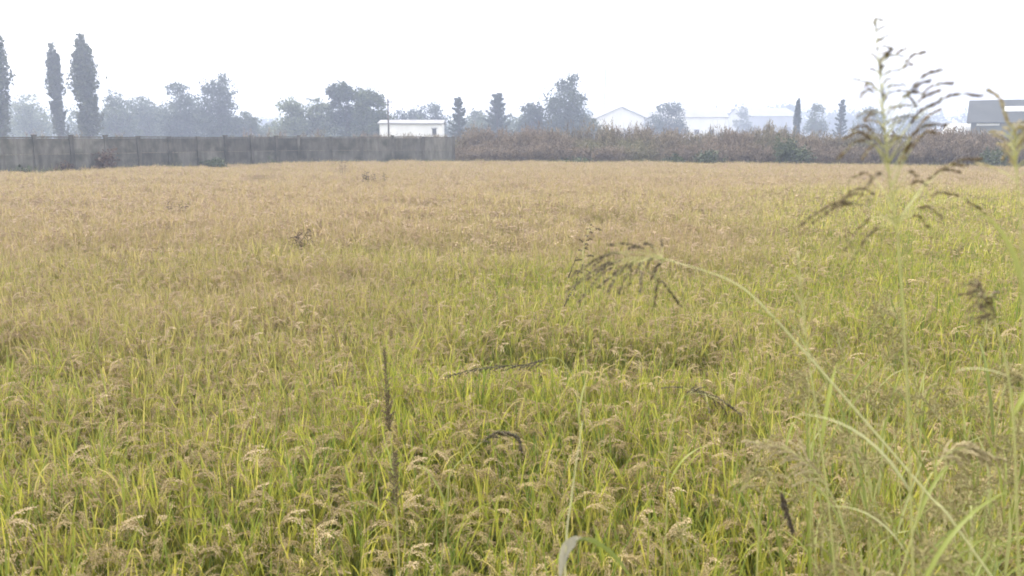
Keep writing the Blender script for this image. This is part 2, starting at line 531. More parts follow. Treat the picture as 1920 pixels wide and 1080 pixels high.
# ------------------------------------------------------------------ verge grass (field edge, bank)
def tuft(seed, nb, h, spread, w):
    rng = random.Random(seed); b = MB()
    for k in range(nb):
        a, r = rng.uniform(0, 2 * PI), spread * math.sqrt(rng.random())
        p = Vector((math.cos(a) * r, math.sin(a) * r, 0))
        az = rng.uniform(0, 2 * PI); d = Vector((math.cos(az), math.sin(az), 0))
        L = h * rng.uniform(0.5, 1.1); lean = rng.uniform(0.1, 0.5); curl = rng.uniform(0.2, 1.4)
        pts, q = [p], p.copy()
        for s in range(4):
            th = lean + curl * ((s + .5) / 4) ** 1.5
            q = q + (d * math.sin(th) + Vector((0, 0, math.cos(th)))) * L / 4
            pts.append(q.copy())
        b.ribbon(pts, [w, w, w * .8, w * .5, w * .05], Vector((-d.y, d.x, 0)), tint=rng.random())
    return b


tufts = [tuft(300 + i, 40, 0.45, 0.16, 0.008).build('grass_tuft_%02d' % i, [M['verge']], link=False) for i in range(4)]
rng = np.random.default_rng(31)
x = rng.uniform(-34, 34, 2600); y = edge_y(x) - rng.uniform(0.1, 1.5, 2600)
bx = rng.uniform(-4, 4, 1400); by = rng.uniform(-1.5, 1.75, 1400)
X, Y = np.concatenate([x, bx]), np.concatenate([y, by])
n = len(X)
S = np.concatenate([rng.uniform(1.6, 2.5, 2600), rng.uniform(0.5, 0.9, 1400)])
scatter('verge_grass', template_collection('tufts', tufts), np.stack([X, Y, ground_z(X, Y) - 0.01], 1),
        np.stack([rng.normal(0, .1, n), rng.normal(0, .1, n), rng.uniform(0, 6.28, n)], 1), np.stack([S, S, S], 1),
        rng.integers(0, 4, n), np.clip(vnoise(X, Y, 3.0, 33) * 1.1, 0, 1), [M['verge']], 'pale grass verge along the wall and weed belt', 'grass')

# ------------------------------------------------------------------ concrete wall: posts, panels, coping
wall = empty('boundary_wall', (WALL[1].x, WALL[1].y, 0), 'long weathered grey concrete panel wall along the far left field edge', 'wall')
w0 = Vector(wall.location)
rw = random.Random(4)


def wall_run(a, b, nb, first):
    a, b = Vector((a.x, a.y, 0)), Vector((b.x, b.y, 0))
    d = b - a; L = d.length; d.normalize(); rz = math.atan2(d.y, d.x)
    nrm = Vector((-d.y, d.x, 0))
    if nrm.y > 0: nrm = -nrm                   # towards the field
    bay = L / nb
    for i in range(nb + 1):
        if i == 0 and not first: continue
        p = a + d * bay * i - w0
        m_ = MB()
        hh = 2.28 + rw.uniform(-0.05, 0.06)
        m_.box((0, 0, hh / 2 - 0.1), (0.16, 0.17, hh + 0.2), rz, rw.random() * 0.6)
        m_.box((0, 0, hh + 0.025), (0.20, 0.21, 0.05), rz, rw.random() * 0.6)
        q = m_.build('post', M['concrete'], wall); q.location = p + nrm * 0.05
    for i in range(nb):
        c = a + d * bay * (i + 0.5) - w0
        z = -0.1
        t0 = rw.random()
        for j, hgt in enumerate((0.80, 0.78, 0.74)):
            m_ = MB(); m_.box((0, 0, 0), (bay - 0.17, 0.07, hgt - 0.018), rz, min(1, max(0, t0 + rw.uniform(-.3, .3))))
            q = m_.build('panel', M['concrete'], wall)
            q.location = c + Vector((0, 0, z + hgt / 2)) + nrm * rw.uniform(-0.012, 0.012)
            z += hgt
        m_ = MB(); m_.box((0, 0, 0), (bay - 0.19, 0.13, 0.06), rz, 0.55)
        q = m_.build('coping', M['concrete'], wall); q.location = c + Vector((0, 0, z + 0.032 + rw.uniform(0, .025)))


wall_run(WALL[0], WALL[1], 5, True)
wall_run(WALL[1], WALL[2], 11, False)


# ------------------------------------------------------------------ trees
def clump_cloud(lobes, n, rng, nclump=26, sig=0.17, flat=1.0):
    """leaf points gathered in clumps over the shells of the lobes"""
    w = np.array([(l[3] * l[4] * l[5]) ** 0.67 for l in lobes]); w /= w.sum()
    out = []
    for l, k in zip(lobes, (w * n).astype(int)):
        c, r = np.array(l[:3]), np.array(l[3:6])
        d = rng.normal(size=(nclump, 3)); d /= np.linalg.norm(d, axis=1)[:, None]
        cc = d * rng.uniform(0.45, 0.98, (nclump, 1))
        which = rng.integers(0, nclump, k)
        q = cc[which] + rng.normal(size=(k, 3)) * sig * rng.uniform(0.6, 1.3, nclump)[which][:, None]
        out.append(c + q * r)
    return np.concatenate(out)


def limb_tubes(b, base, tops, r0, rng):
    for t in tops:
        t = Vector(t); base = Vector(base)
        mid = base.lerp(t, 0.5) + Vector((rng.uniform(-.3, .3), rng.uniform(-.3, .3), rng.uniform(-.1, .4)))
        b.tube([base, mid, t], [r0, r0 * 0.6, r0 * 0.18], 5, 0.5)


def make_tree(name, label, cat, loc, h, hw, kind, mat, seed, leafs=2600, size=0.34, low=0.12):
    """a tree h metres tall whose crown is hw metres in half width"""
    rng = np.random.default_rng(seed); rr = random.Random(seed)
    leafs = int(leafs * 1.55); size = size * 1.1
    root = empty(name, loc, label, cat)
    tr, cr = MB(), MB()
    if kind == 'poplar':
        tr.tube([(0, 0, -0.2), (0.05, 0, h * .3), (-0.05, 0.05, h * .65), (0, 0, h * .93)], [0.32, 0.24, 0.14, 0.03], 7)
        heads = [(0, 0, h, 1.0)] + [(hw * .5, .2, h * .9, .7), (-hw * .55, 0, h * .86, .7)]
        P = []
        for k in range(46):
            a = rng.uniform(0, 6.28); z0 = h * rng.uniform(.06, .78)
            prof = hw * (1.15 - .35 * z0 / h if z0 < h * .45 else 0.99 - 0.72 * (z0 / h - .45) / .55)
            L = h * rng.uniform(.10, .22); r = prof * rng.uniform(.3, .95)
            p0 = np.array([math.cos(a) * r * .35, math.sin(a) * r * .35, z0])
            p1 = np.array([math.cos(a) * r, math.sin(a) * r, min(h * rng.uniform(.95, 1.0), z0 + L)])
            if k % 3 == 0: tr.tube([(0, 0, max(.2, z0 - h * .05)), p0, p1], [0.07, 0.05, 0.015], 4)
            t = rng.uniform(0, 1, leafs // 46)[:, None]
            P.append(p0 + (p1 - p0) * t + rng.normal(size=(len(t), 3)) * np.array([hw * .15, hw * .15, .3]) * (1.15 - t))
        for (hx, hy, hz, sc) in heads:
            t = rng.uniform(0, 1, leafs // 9)[:, None]
            P.append(np.array([hx * .9, hy, 0]) * (1 - .2 * t) + np.array([0, 0, h * .55]) + np.array([0, 0, hz - h * .55]) * t
                     + rng.normal(size=(len(t), 3)) * np.array([hw * .30, hw * .30, .3]) * (1.15 - .8 * t) * sc)
        P = np.concatenate(P)
        P[:, 2] *= np.where(P[:, 2] > h * .5, h / np.percentile(P[:, 2], 99.8), 1.0)
        cr.leaves(P, size, rng)
    elif kind == 'conifer':
        tr.tube([(0, 0, -.2), (0, 0, h * .5), (0, 0, h)], [0.22, 0.13, 0.02], 6)
        P = []
        nb = 40
        for k in range(nb):
            z = h * (0.14 + 0.83 * k / nb); a = k * 2.4 + rng.uniform(-.4, .4)
            L = hw * (1.03 - z / h) ** 0.8 * rng.uniform(.7, 1.3) + 0.15
            d = np.array([math.cos(a), math.sin(a), 0])
            tip = np.array([0, 0, z]) + d * L + np.array([0, 0, L * rng.uniform(.15, .6)])
            tr.tube([(0, 0, z), tuple(np.array([0, 0, z]) + d * L * .55), tuple(tip)], [.045, .03, .008], 4)
            t = rng.uniform(.1, 1.05, max(18, int(leafs / nb)))[:, None]
            P.append(np.array([0, 0, z]) + d * L * t + np.array([0, 0, 1]) * (tip[2] - z) * t ** 2
                     + rng.normal(size=(len(t), 3)) * np.array([.16, .16, .12]) * (.5 + .3 * hw) * (1.1 - .75 * np.clip(t, 0, 1)))
        P = np.concatenate(P)
        cr.leaves(P, size * .8, rng, aspect=.35)
    else:
        if kind == 'tall':
            prof = [(0, .30, .98), (.0, .52, .95), (-.08, .72, .72), (.12, .88, .45), (-.35, .38, .6), (.45, .46, .6), (.3, .68, .5), (-.28, .84, .32), (.5, .24, .6), (-.5, .2, .6)]
        elif kind == 'loose':
            prof = [(0, .45, .6), (.1, .66, .42)]
            for _ in range(15):
                fz = rr.uniform(.3, .86)
                prof.append((rr.uniform(-.7, .7) * (1.2 - fz), fz, rr.uniform(.24, .36)))
        else:
            prof = [(0, .52, .72), (-.5, .45, .5), (.5, .47, .5), (.08, .76, .46), (-.3, .7, .42), (.34, .68, .42), (-.66, .3, .36), (.66, .3, .38), (0, .3, .7)]
        lobes = []
        for (fx, fz, fr) in prof:
            fx += rr.uniform(-.1, .1); fz += rr.uniform(-.04, .04); fr *= rr.uniform(.85, 1.12)
            r = fr * hw
            z = min(h * fz, h - r * .9)
            lobes.append((fx * hw, rr.uniform(-.45, .45) * hw, z, r, r, r * rr.uniform(.75, 1.0)))
        lobes[0] = (lobes[0][0], 0, *lobes[0][2:])
        tip = max(lobes, key=lambda q: q[2] + q[5]); dz = h - (tip[2] + tip[5])
        tr.tube([(0, 0, -.2), (rr.uniform(-.15, .15), 0, h * .25), (rr.uniform(-.2, .2), 0, h * .6)], [.04 * h, .03 * h, .014 * h], 7)
        limb_tubes(tr, (0, 0, h * .22), [(l[0], l[1], l[2]) for l in lobes[:8]], .014 * h, rr)
        P = clump_cloud(lobes, leafs, rng, nclump=12 if kind == 'loose' else 22, sig=.27 if kind == 'loose' else .24)
        P = P[P[:, 2] > 0.2]
        P[:, 2] *= h / np.percentile(P[:, 2], 99.7)          # fill out to the tree's own height and spread
        P[:, 0] *= hw / np.percentile(np.abs(P[:, 0]), 97.5)
        skirt = rng.normal(size=(leafs // 5, 3)) * np.array([hw * .42, hw * .4, h * .14]) + np.array([0, 0, h * .2])
        P = np.concatenate([P, skirt[skirt[:, 2] > .2]])
        cr.leaves(P, size, rng)
    tr.build('trunk', M['bark'], root, True)
    cr.build('crown', mat, root)
    return root


def tree_at(name, label, cat, px, top, hw_px, D, kind, mat, seed, **k):
    p = at(px, 256, D)
    mpp = D * 1.0176 / FPX
    return make_tree(name, label, cat, (p.x, p.y, 0), EYE + (256 - top) * mpp, hw_px * mpp, kind, M[mat], seed, **k)


G = [
    # name, label, px, top, half width, distance, kind, material, extra
    ('poplar_tree', 'broad tall poplar cut by the left edge of the picture', 2, 56, 33, 92, 'poplar', 'poplar', dict(leafs=4700)),
    ('poplar_tree', 'slimmest tall poplar, middle one of three behind the wall', 113, 96, 18, 104, 'poplar', 'poplar', dict(leafs=2700)),
    ('poplar_tree', 'tall poplar with a double top, rightmost of the three', 168, 80, 29, 98, 'poplar', 'poplar', dict(leafs=3900)),
    ('broad_tree', 'low pale tree between the edge poplar and the slim poplar', 62, 183, 36, 150, 'loose', 'tree_pale', {}),
    ('broad_tree', 'rounded hazy tree just right of the double topped poplar', 222, 176, 34, 140, 'round', 'tree_mid', {}),
    ('broad_tree', 'low hazy tree with two small tops left of the tall pair', 280, 186, 38, 150, 'loose', 'tree_mid', dict(leafs=3200)),
    ('broad_tree', 'dark tree with a slanting top, left one of the tall pair', 346, 163, 36, 135, 'tall', 'tree_dark', dict(leafs=4200)),
    ('broad_tree', 'tall flat-topped dark tree, right one of the tall pair', 413, 148, 36, 130, 'round', 'tree_dark', dict(leafs=4200)),
    ('broad_tree', 'low sloping tree at the right foot of the tall pair', 462, 214, 34, 135, 'round', 'tree_mid', {}),
    ('broad_tree', 'small low tree in the gap before the pale willows', 512, 230, 18, 160, 'round', 'tree_mid', dict(leafs=1200)),
    ('willow_tree', 'airy pale willow, left of the two beside the gap', 553, 190, 36, 120, 'loose', 'tree_pale', {}),
    ('willow_tree', 'airy pale willow standing against the open-crowned tree', 602, 190, 34, 122, 'loose', 'tree_pale', dict(leafs=3000)),
    ('broad_tree', 'open-crowned tree with sky showing through, beside dense round tree', 653, 162, 34, 118, 'loose', 'tree_dark', dict(leafs=4300)),
    ('broad_tree', 'dense round grey green tree beside the utility pole', 697, 174, 34, 116, 'round', 'tree_mid', dict(leafs=4800)),
    ('broad_tree', 'low tree directly behind the white flat building, left one', 762, 207, 30, 160, 'round', 'tree_dark', {}),
    ('broad_tree', 'twin-domed tree behind the right end of white building', 806, 196, 30, 158, 'round', 'tree_dark', {}),
    ('conifer_tree', 'small spiky conifer standing right of the white building', 860, 184, 22, 110, 'conifer', 'conifer', dict(leafs=2600)),
    ('broad_tree', 'small hazy tree between the two spiky conifers', 893, 208, 20, 165, 'round', 'tree_mid', dict(leafs=1400)),
    ('conifer_tree', 'wide conifer with spreading crooked branch tips', 933, 178, 40, 120, 'conifer', 'conifer', dict(leafs=5200)),
    ('broad_tree', 'smooth domed tree left of the tallest central tree', 998, 198, 28, 130, 'round', 'tree_dark', dict(leafs=3400)),
    ('broad_tree', 'tallest tree in the centre with tapering dark crown', 1064, 148, 42, 128, 'tall', 'tree_dark', dict(leafs=6500)),
    ('broad_tree', 'low tree at the right foot of tallest central tree', 1103, 218, 22, 140, 'round', 'tree_mid', dict(leafs=1600)),
    ('broad_tree', 'domed tree between the two pale warehouses', 1254, 196, 32, 165, 'round', 'tree_dark', dict(leafs=3400)),
    ('broad_tree', 'small faint tree left of the slender cypress', 1392, 204, 16, 260, 'round', 'tree_mid', dict(leafs=1000, size=.5)),
    ('cypress_tree', 'very slender dark cypress above the weed belt', 1493, 190, 8, 120, 'poplar', 'conifer', dict(leafs=1500, size=.26)),
    ('broad_tree', 'hazy rounded tree between slender cypress and small conifer', 1526, 197, 19, 175, 'round', 'tree_mid', dict(leafs=1600)),
    ('conifer_tree', 'small dark conifer left of the tall foreground seed head', 1575, 188, 15, 125, 'conifer', 'conifer', dict(leafs=1900)),
    ('broad_tree', 'hazy tree behind the stem of tall foreground grass', 1628, 202, 26, 200, 'round', 'tree_mid', dict(leafs=1600, size=.4)),
    ('broad_tree', 'hazy tree midway between tall foreground grass and barn', 1712, 206, 30, 210, 'round', 'tree_mid', dict(leafs=1600, size=.4)),
]
for i, (nm, lb, px, top, hw, D, kd, mt, ex) in enumerate(G):
    tree_at(nm, lb, nm.split('_')[0] + ' tree' if nm != 'broad_tree' else 'tree', px, top, hw, D, kd, mt, 700 + i, **ex)

# hedgerow that fills the gaps between the trees: one mass
rng = np.random.default_rng(78)
prof = np.array([(-160, 195), (30, 190), (100, 196), (200, 184), (300, 196), (330, 188), (440, 214), (485, 236), (520, 234), (545, 212), (700, 214), (735, 226), (840, 210),
                 (880, 213), (1000, 214), (1108, 224), (1125, 240)])
P = []
for k in range(250):
    px = rng.uniform(-160, 1125); D = rng.uniform(150, 185)
    c = at(px, 256, D); mpp = D * 1.0176 / FPX
    h = EYE + (256 - np.interp(px, prof[:, 0], prof[:, 1]) + rng.uniform(-14, 3)) * mpp
    w = rng.uniform(1.2, 2.6)
    q = rng.normal(size=(170, 3)); q /= np.linalg.norm(q, axis=1)[:, None]
    q *= rng.uniform(.45, 1, (170, 1)) ** .7
    P.append(np.array([c.x, c.y, h * .5]) + q * np.array([w, w, h * .5]) + rng.normal(size=(170, 3)) * .15)
mb = MB(); mb.leaves(np.concatenate(P), .55, rng)
tag(mb.build('hedgerow', M['tree_mid']), 'hazy hedgerow filling the gaps between the trees', 'hedge', kind='stuff')

# hazy wood far behind everything: one mass
rng = np.random.default_rng(77)
mb = MB()
P = []
for k in range(330):
    px = rng.uniform(-200, 2150); D = rng.uniform(380, 470)
    c = at(px, 256, D)
    mpp = D / 1481
    top = 206 + 8 * math.sin(px * .012) + rng.uniform(-5, 9) if px > 1080 else 228 + 6 * math.sin(px * .01) + rng.uniform(-6, 10)
    h = EYE + (256 - top) * mpp
    w = rng.uniform(5, 9)
    q = rng.normal(size=(150, 3)); q /= np.linalg.norm(q, axis=1)[:, None]
    q *= rng.uniform(.5, 1, (150, 1))
    P.append(np.array([c.x, c.y, h * .5]) + q * np.array([w, w, h * .5]))
P = np.concatenate(P)
mb.leaves(P, 1.9, rng)
tag(mb.build('distant_wood', M['tree_mid']), 'faint hazy wood along the whole horizon', 'wood', kind='stuff')


# ------------------------------------------------------------------ weed belt
def weed(seed, h, n, spread, plume):
    r = random.Random(seed); g = np.random.default_rng(seed); b = MB()
    for k in range(n):
        a, q = r.uniform(0, 6.28), spread * math.sqrt(r.random())
        p = Vector((math.cos(a) * q, math.sin(a) * q, 0))
        hh = h * r.uniform(.55, 1.0)
        top = p + Vector((r.uniform(-.16, .16) * hh, r.uniform(-.16, .16) * hh, hh))
        mid = p.lerp(top, .5) + Vector((r.uniform(-.05, .05), r.uniform(-.05, .05), 0))
        b.tube([p, mid, top], [.011, .008, .003], 3, r.uniform(0, .7), cap=False)
        m_ = 16
        t = g.uniform(.1, 1, m_)
        pts = np.array(p)[None] * (1 - t[:, None]) + np.array(top)[None] * t[:, None] + g.normal(size=(m_, 3)) * .075
        b.leaves(pts, .22, g, .17, g.uniform(.0, .8, m_), up=1.1)
        if plume:
            t = g.uniform(.80, 1.04, 14)
            pts = np.array(p)[None] * (1 - t[:, None]) + np.array(top)[None] * t[:, None] + g.normal(size=(14, 3)) * np.array([.045, .045, .03])
            b.leaves(pts, .10, g, .4, g.uniform(.45, 1, 14), up=.7)
    return b


weeds_t = [weed(400 + i, 2.35, 13, .32, i % 2 == 0).build('weed_%02d' % i, [M['weed_stem']], link=False) for i in range(6)]
wc = template_collection('weeds', weeds_t)
rng = np.random.default_rng(41)
px_ = np.array([p.x for p in BELT]); py_ = np.array([p.y for p in BELT])
n = 2300
x = rng.uniform(px_[0] + .1, px_[-1], n)
d = rng.uniform(0.1, 4.6, n)
y = np.interp(x, px_, py_) + d
h = 0.92 * (0.72 + .42 * vnoise(x, y, 2.3, 43) + 0.25 * vnoise(x, y, .8, 44)) * (0.72 + 0.10 * d) * rng.uniform(.8, 1.12, n) * np.where(rng.random(n) < .05, 1.22, 1)
# a thinner scatter of weeds on the waste ground behind wall and belt
n2 = 900
x2 = rng.uniform(-32, 36, n2); y2 = edge_y(x2) + rng.uniform(5, 24, n2)
h2 = rng.uniform(.6, 1.1, n2) * (0.55 + .75 * vnoise(x2, y2, 4.0, 47))
n2 += 130
x3 = rng.uniform(-11.5, -5, 130); y3 = rng.uniform(61, 70, 130); h3 = rng.uniform(.85, 1.15, 130)
x2, y2, h2 = np.concatenate([x2, x3]), np.concatenate([y2, y3]), np.concatenate([h2, h3])
X, Y, H = np.concatenate([x, x2]), np.concatenate([y, y2]), np.concatenate([h, h2])
N = len(X)
rp = smooth(.50, .75, vnoise(X, Y, 2.6, 45)) * .9 * (np.concatenate([np.where(h < 1.0, 1.0, .45), np.full(n2, .6)]))
scatter('dry_weeds', wc, np.stack([X, Y, np.zeros(N)], 1), np.stack([rng.normal(0, .07, N), rng.normal(0.05, .08, N), rng.uniform(0, 6.28, N)], 1),
        np.stack([rng.uniform(.9, 1.2, N)] * 2 + [H], 1), rng.integers(0, 6, N), rp, [M['weed_stem']],
        'tall brown dry weeds in a belt beyond the field', 'weeds')


# ------------------------------------------------------------------ shrubs at the foot of wall and in the belt
def shrub(label, px, D, h, w, mat, seed, name='shrub', leafs=900, size=.16):
    p = at(px, 256, D)
    root = empty(name, (p.x, p.y, 0), label, 'shrub')
    rng = np.random.default_rng(seed); r = random.Random(seed)
    lobes = [(r.uniform(-.5, .5) * w, r.uniform(-.4, .4) * w, h * r.uniform(.3, .72), w * r.uniform(.35, .6), w * .5, h * r.uniform(.22, .34)) for _ in range(7)]
    b = MB(); limb_tubes(b, (0, 0, -.05), [l[:3] for l in lobes], .03, r)
    b.build('stems', M['bark'], root)
    c = MB(); c.leaves(clump_cloud(lobes, leafs, rng, 14, .26), size, rng)
    c.build('foliage', M[mat], root)
    return root


shrub('dark rounded shrub under the slender cypress, bulging from the weed belt', 1482, 46.0, 2.55, 1.35, 'shrub', 801, leafs=1900)
shrub('low dark green shrub at the belt foot below the tallest central tree', 1068, 49.2, 1.25, 1.5, 'shrub', 802)
shrub('green shrub in the belt below the right hand warehouse', 1335, 47.8, 1.75, 1.2, 'shrub', 803)
shrub('small green shrub in the belt below the domed tree', 1262, 48.4, 1.4, 1.0, 'shrub', 804)
shrub('green shrub in the weed belt near the barn', 1868, 42.4, 1.9, 1.1, 'shrub', 805)
shrub('dark creeper bush growing against the middle of the wall', 398, 43.6, 1.55, .85, 'shrub', 806)
shrub('reddish brown bush against the wall below the double topped poplar', 192, 39.9, 1.75, .75, 'shrub_red', 807)
shrub('small reddish bush at wall foot left of the reddish brown one', 118, 38.5, 1.15, .6, 'shrub_red', 808, leafs=500)
shrub('low green weed bush at the left end of the wall', 38, 36.6, 1.05, .55, 'shrub', 809, leafs=450)
shrub('low green bush at wall foot left of the wall bend', 505, 46.2, 1.1, .9, 'shrub', 810, leafs=500)

# ------------------------------------------------------------------ buildings beyond


def gable(name, label, c, rz, wx, dy, eave, ridge, wallm, roofm, ridge_along='x', windows=(), door=None, over=.3, cat='building'):
    """a real shed: four walls, two roof slopes with thickness, door and windows standing proud"""
    root = empty(name, (c.x, c.y, 0), label, cat, rz=rz)
    b = MB()
    hx, hy = wx / 2, dy / 2
    if ridge_along == 'x':
        v = [(-hx, -hy, -.2), (hx, -hy, -.2), (hx, hy, -.2), (-hx, hy, -.2), (-hx, -hy, eave), (hx, -hy, eave), (hx, hy, eave), (-hx, hy, eave), (-hx, 0, ridge), (hx, 0, ridge)]
        f = [(0, 1, 5, 4), (2, 3, 7, 6), (1, 2, 6, 9, 5), (3, 0, 4, 8, 7)]
    else:
        v = [(-hx, -hy, -.2), (hx, -hy, -.2), (hx, hy, -.2), (-hx, hy, -.2), (-hx, -hy, eave), (hx, -hy, eave), (hx, hy, eave), (-hx, hy, eave), (0, -hy, ridge), (0, hy, ridge)]
        f = [(0, 1, 5, 8, 4), (2, 3, 7, 9, 6), (1, 2, 6, 5), (3, 0, 4, 7)]
    b.add(v, f); b.build('wall', wallm, root)
    for s in (-1, 1):
        m_ = MB()
        half = hy if ridge_along == 'x' else hx
        sl = (ridge - eave) / half
        o_ = half + over
        t = .14
        z0, z1 = eave - sl * over + .03, ridge + .03
        if ridge_along == 'x':
            q = [(-hx - over, s * o_, z0), (hx + over, s * o_, z0), (hx + over, 0.004 * s, z1), (-hx - over, 0.004 * s, z1)]
        else:
            q = [(s * o_, -hy - over, z0), (s * o_, hy + over, z0), (0.004 * s, hy + over, z1), (0.004 * s, -hy - over, z1)]
        q = q + [(a_, b_, c_ + t) for a_, b_, c_ in q]
        m_.add(q, [(0, 1, 2, 3), (7, 6, 5, 4), (0, 4, 5, 1), (1, 5, 6, 2), (2, 6, 7, 3), (3, 7, 4, 0)])
        m_.build('roof', roofm, root)
    for (x, z, w, h) in windows:
        m_ = MB(); m_.box((x, -hy - .03, z), (w, .1, h)); wi = m_.build('window', M['dark'], root)
        m_ = MB(); m_.box((x, -hy - .06, z + h / 2 + .06), (w + .24, .14, .12)); m_.build('lintel', M['metal'], wi)
        m_ = MB(); m_.box((x, -hy - .06, z - h / 2 - .06), (w + .24, .18, .12)); m_.build('sill', M['metal'], wi)
    if door:
        x, w, h, dm = door
        m_ = MB(); m_.box((x, -hy - .05, h / 2), (w, .12, h)); m_.build('door', dm, root)
    return root


# long low white building
D = 101; c = at(769, 256, D); mpp = D * 1.0176 / FPX
c.y += 3
gable('white_building', 'long low white building with flat grey roof behind the wall', c, 0.03, 112 * mpp, 6, EYE + 22 * mpp, EYE + 28 * mpp, M['plaster'], M['roof_grey'],
      windows=[(2.9, 2.9, .5, .7)], over=.25)
# warehouses
D = 215; c = at(1160, 256, D); mpp = D * 1.0176 / FPX
gable('warehouse', 'pale warehouse with white gable front right of tallest tree', c + Vector((0, 12, 0)), 0.05, 82 * mpp, 24, EYE + 34 * mpp, EYE + 52 * mpp, M['plaster'], M['roof_grey'], 'y',
      windows=[(-3.2, 3.0, 1.6, 1.4)], door=(2.4, 3.4, 4.2, M['grey_clad']), over=.5)
D = 250; c = at(1212, 256, D); mpp = D * 1.0176 / FPX
gable('warehouse', 'long grey roofed warehouse partly behind the domed tree', c + Vector((0, 16, 0)), 0.0, 130 * mpp, 20, EYE + 34 * mpp, EYE + 47 * mpp, M['grey_clad'], M['roof_grey'], 'x',
      windows=[(-5, 4.5, 2.2, 1.2), (5, 4.5, 2.2, 1.2)], over=.4)
D = 235; c = at(1318, 256, D); mpp = D * 1.0176 / FPX
gable('warehouse', 'white walled warehouse right of the domed tree', c + Vector((0, 9, 0)), -0.04, 92 * mpp, 18, EYE + 34 * mpp, EYE + 49 * mpp, M['plaster'], M['roof_grey'], 'x',
      windows=[(-1.5, 3.6, 1.4, 1.2), (2.8, 3.6, 1.4, 1.2)], door=(5.2, 2.2, 3.4, M['grey_clad']), over=.4)
D = 300; c = at(1445, 256, D); mpp = D * 1.0176 / FPX
gable('warehouse', 'faint long warehouse left of the slender cypress', c + Vector((0, 14, 0)), 0.02, 95 * mpp, 26, EYE + 36 * mpp, EYE + 52 * mpp, M['grey_clad'], M['roof_grey'], 'x',
      windows=[(-6, 5, 2.6, 1.4), (0, 5, 2.6, 1.4), (6, 5, 2.6, 1.4)], over=.4)
# barn at the right edge
D = 96; c = at(1905, 256, D); mpp = D * 1.0176 / FPX
barn = gable('barn', 'dark grey barn with broad roof at the right edge', c + Vector((3.2, 4.5, 0)), -0.50, 165 * mpp, 9, EYE + 27 * mpp, EYE + 66 * mpp, M['barn_wall'], M['roof_dark'], 'x', over=.45)
for (x, w_) in ((-3.6, 2.4), (1.2, 3.0)):
    m_ = MB(); m_.box((x, -4.56, EYE + 24 * mpp), (w_, .12, .55)); wi = m_.build('window', M['film'], barn)
    tag(wi, 'bright strip window under the eave')
sl = (66 - 27) * mpp / 4.5
m_ = MB(); yy = -2.2; zz = EYE + 66 * mpp + .03 + .14 + .04 - sl * 2.2
q = [(-2.0, yy - .5, zz - .5 * sl), (4.0, yy - .5, zz - .5 * sl), (4.0, yy + .5, zz + .5 * sl), (-2.0, yy + .5, zz + .5 * sl)]
q = q + [(a_, b_, c_ + .06) for a_, b_, c_ in q]
m_.add(q, [(0, 1, 2, 3), (7, 6, 5, 4), (0, 4, 5, 1), (1, 5, 6, 2), (2, 6, 7, 3), (3, 7, 4, 0)])
tag(m_.build('skylight', M['film'], barn), 'long pale skylight strip in the dark roof')
# plastic tunnel left of the barn
D = 104; c = at(1800, 256, D)
root = empty('polytunnel', (c.x, c.y, 0), 'low white plastic tunnel left of the barn', 'tunnel')
m_ = MB(); vs, fs = [], []
for i in range(2):
    for k in range(13):
        a = PI * k / 12
        vs.append((-1.5 + 3.0 * i, -2.2 * math.cos(a), -.1 + 4.05 * math.sin(a) ** .8))
for k in range(12): fs.append((k, k + 1, 13 + k + 1, 13 + k))
fs += [tuple(range(12, -1, -1)), tuple(range(13, 26))]
m_.add(vs, fs); m_.build('cover', M['film'], root, False)
for x in (-1.5, 0, 1.5):
    m_ = MB(); m_.tube([(x, -2.23 * math.cos(PI * k / 12), -.1 + 4.09 * math.sin(PI * k / 12) ** .8) for k in range(13)], .03, 4); m_.build('hoop', M['metal'], root)

# poles and mast
p = at(729, 256, 98); mpp = 98 * 1.0176 / FPX
root = empty('utility_pole', (p.x, p.y, 0), 'thin dark utility pole right of the dense round tree', 'pole')
h = EYE + (256 - 190) * mpp
m_ = MB(); m_.tube([(0, 0, -.3), (0, 0, h)], [.13, .09], 8); m_.build('shaft', M['bark'], root, True)
m_ = MB(); m_.box((0, 0, h - .35), (1.1, .1, .1)); m_.build('crossarm', M['bark'], root)
for s in (-.45, 0, .45):
    m_ = MB(); m_.tube([(s, 0, h - .3), (s, 0, h - .12)], [.045, .03], 6); m_.build('insulator', M['metal'], root)
p = at(1133, 256, 270); mpp = 270 * 1.0176 / FPX
root = empty('radio_mast', (p.x, p.y, 0), 'faint thin radio mast rising right of the tallest tree', 'mast')
h = EYE + (256 - 124) * mpp
m_ = MB()
legs = [(math.cos(a) , math.sin(a)) for a in (0.4, 2.5, 4.6)]
for (cx, cy) in legs: m_.tube([(cx * .75, cy * .75, -.2), (cx * .16, cy * .16, h * .93)], [.09, .07], 5)
for k in range(26):
    z0, z1 = h * .93 * k / 26, h * .93 * (k + 1) / 26
    r0, r1 = .75 - .59 * k / 26, .75 - .59 * (k + 1) / 26
    for j in range(3):
        a_, b_ = legs[j], legs[(j + 1) % 3]
        m_.tube([(a_[0] * r0, a_[1] * r0, z0), (b_[0] * r1, b_[1] * r1, z1)], .04, 4)
m_.build('lattice', M['metal'], root)
m_ = MB(); m_.tube([(0, 0, h * .9), (0, 0, h)], [.13, .09], 5)
m_.build('antenna', M['metal'], root)
for z in (.86, .8):
    m_ = MB(); m_.tube([(.45, -.2, h * z), (.45, -.2, h * z + 1.4)], .12, 6); m_.build('panel_antenna', M['plaster'], root)


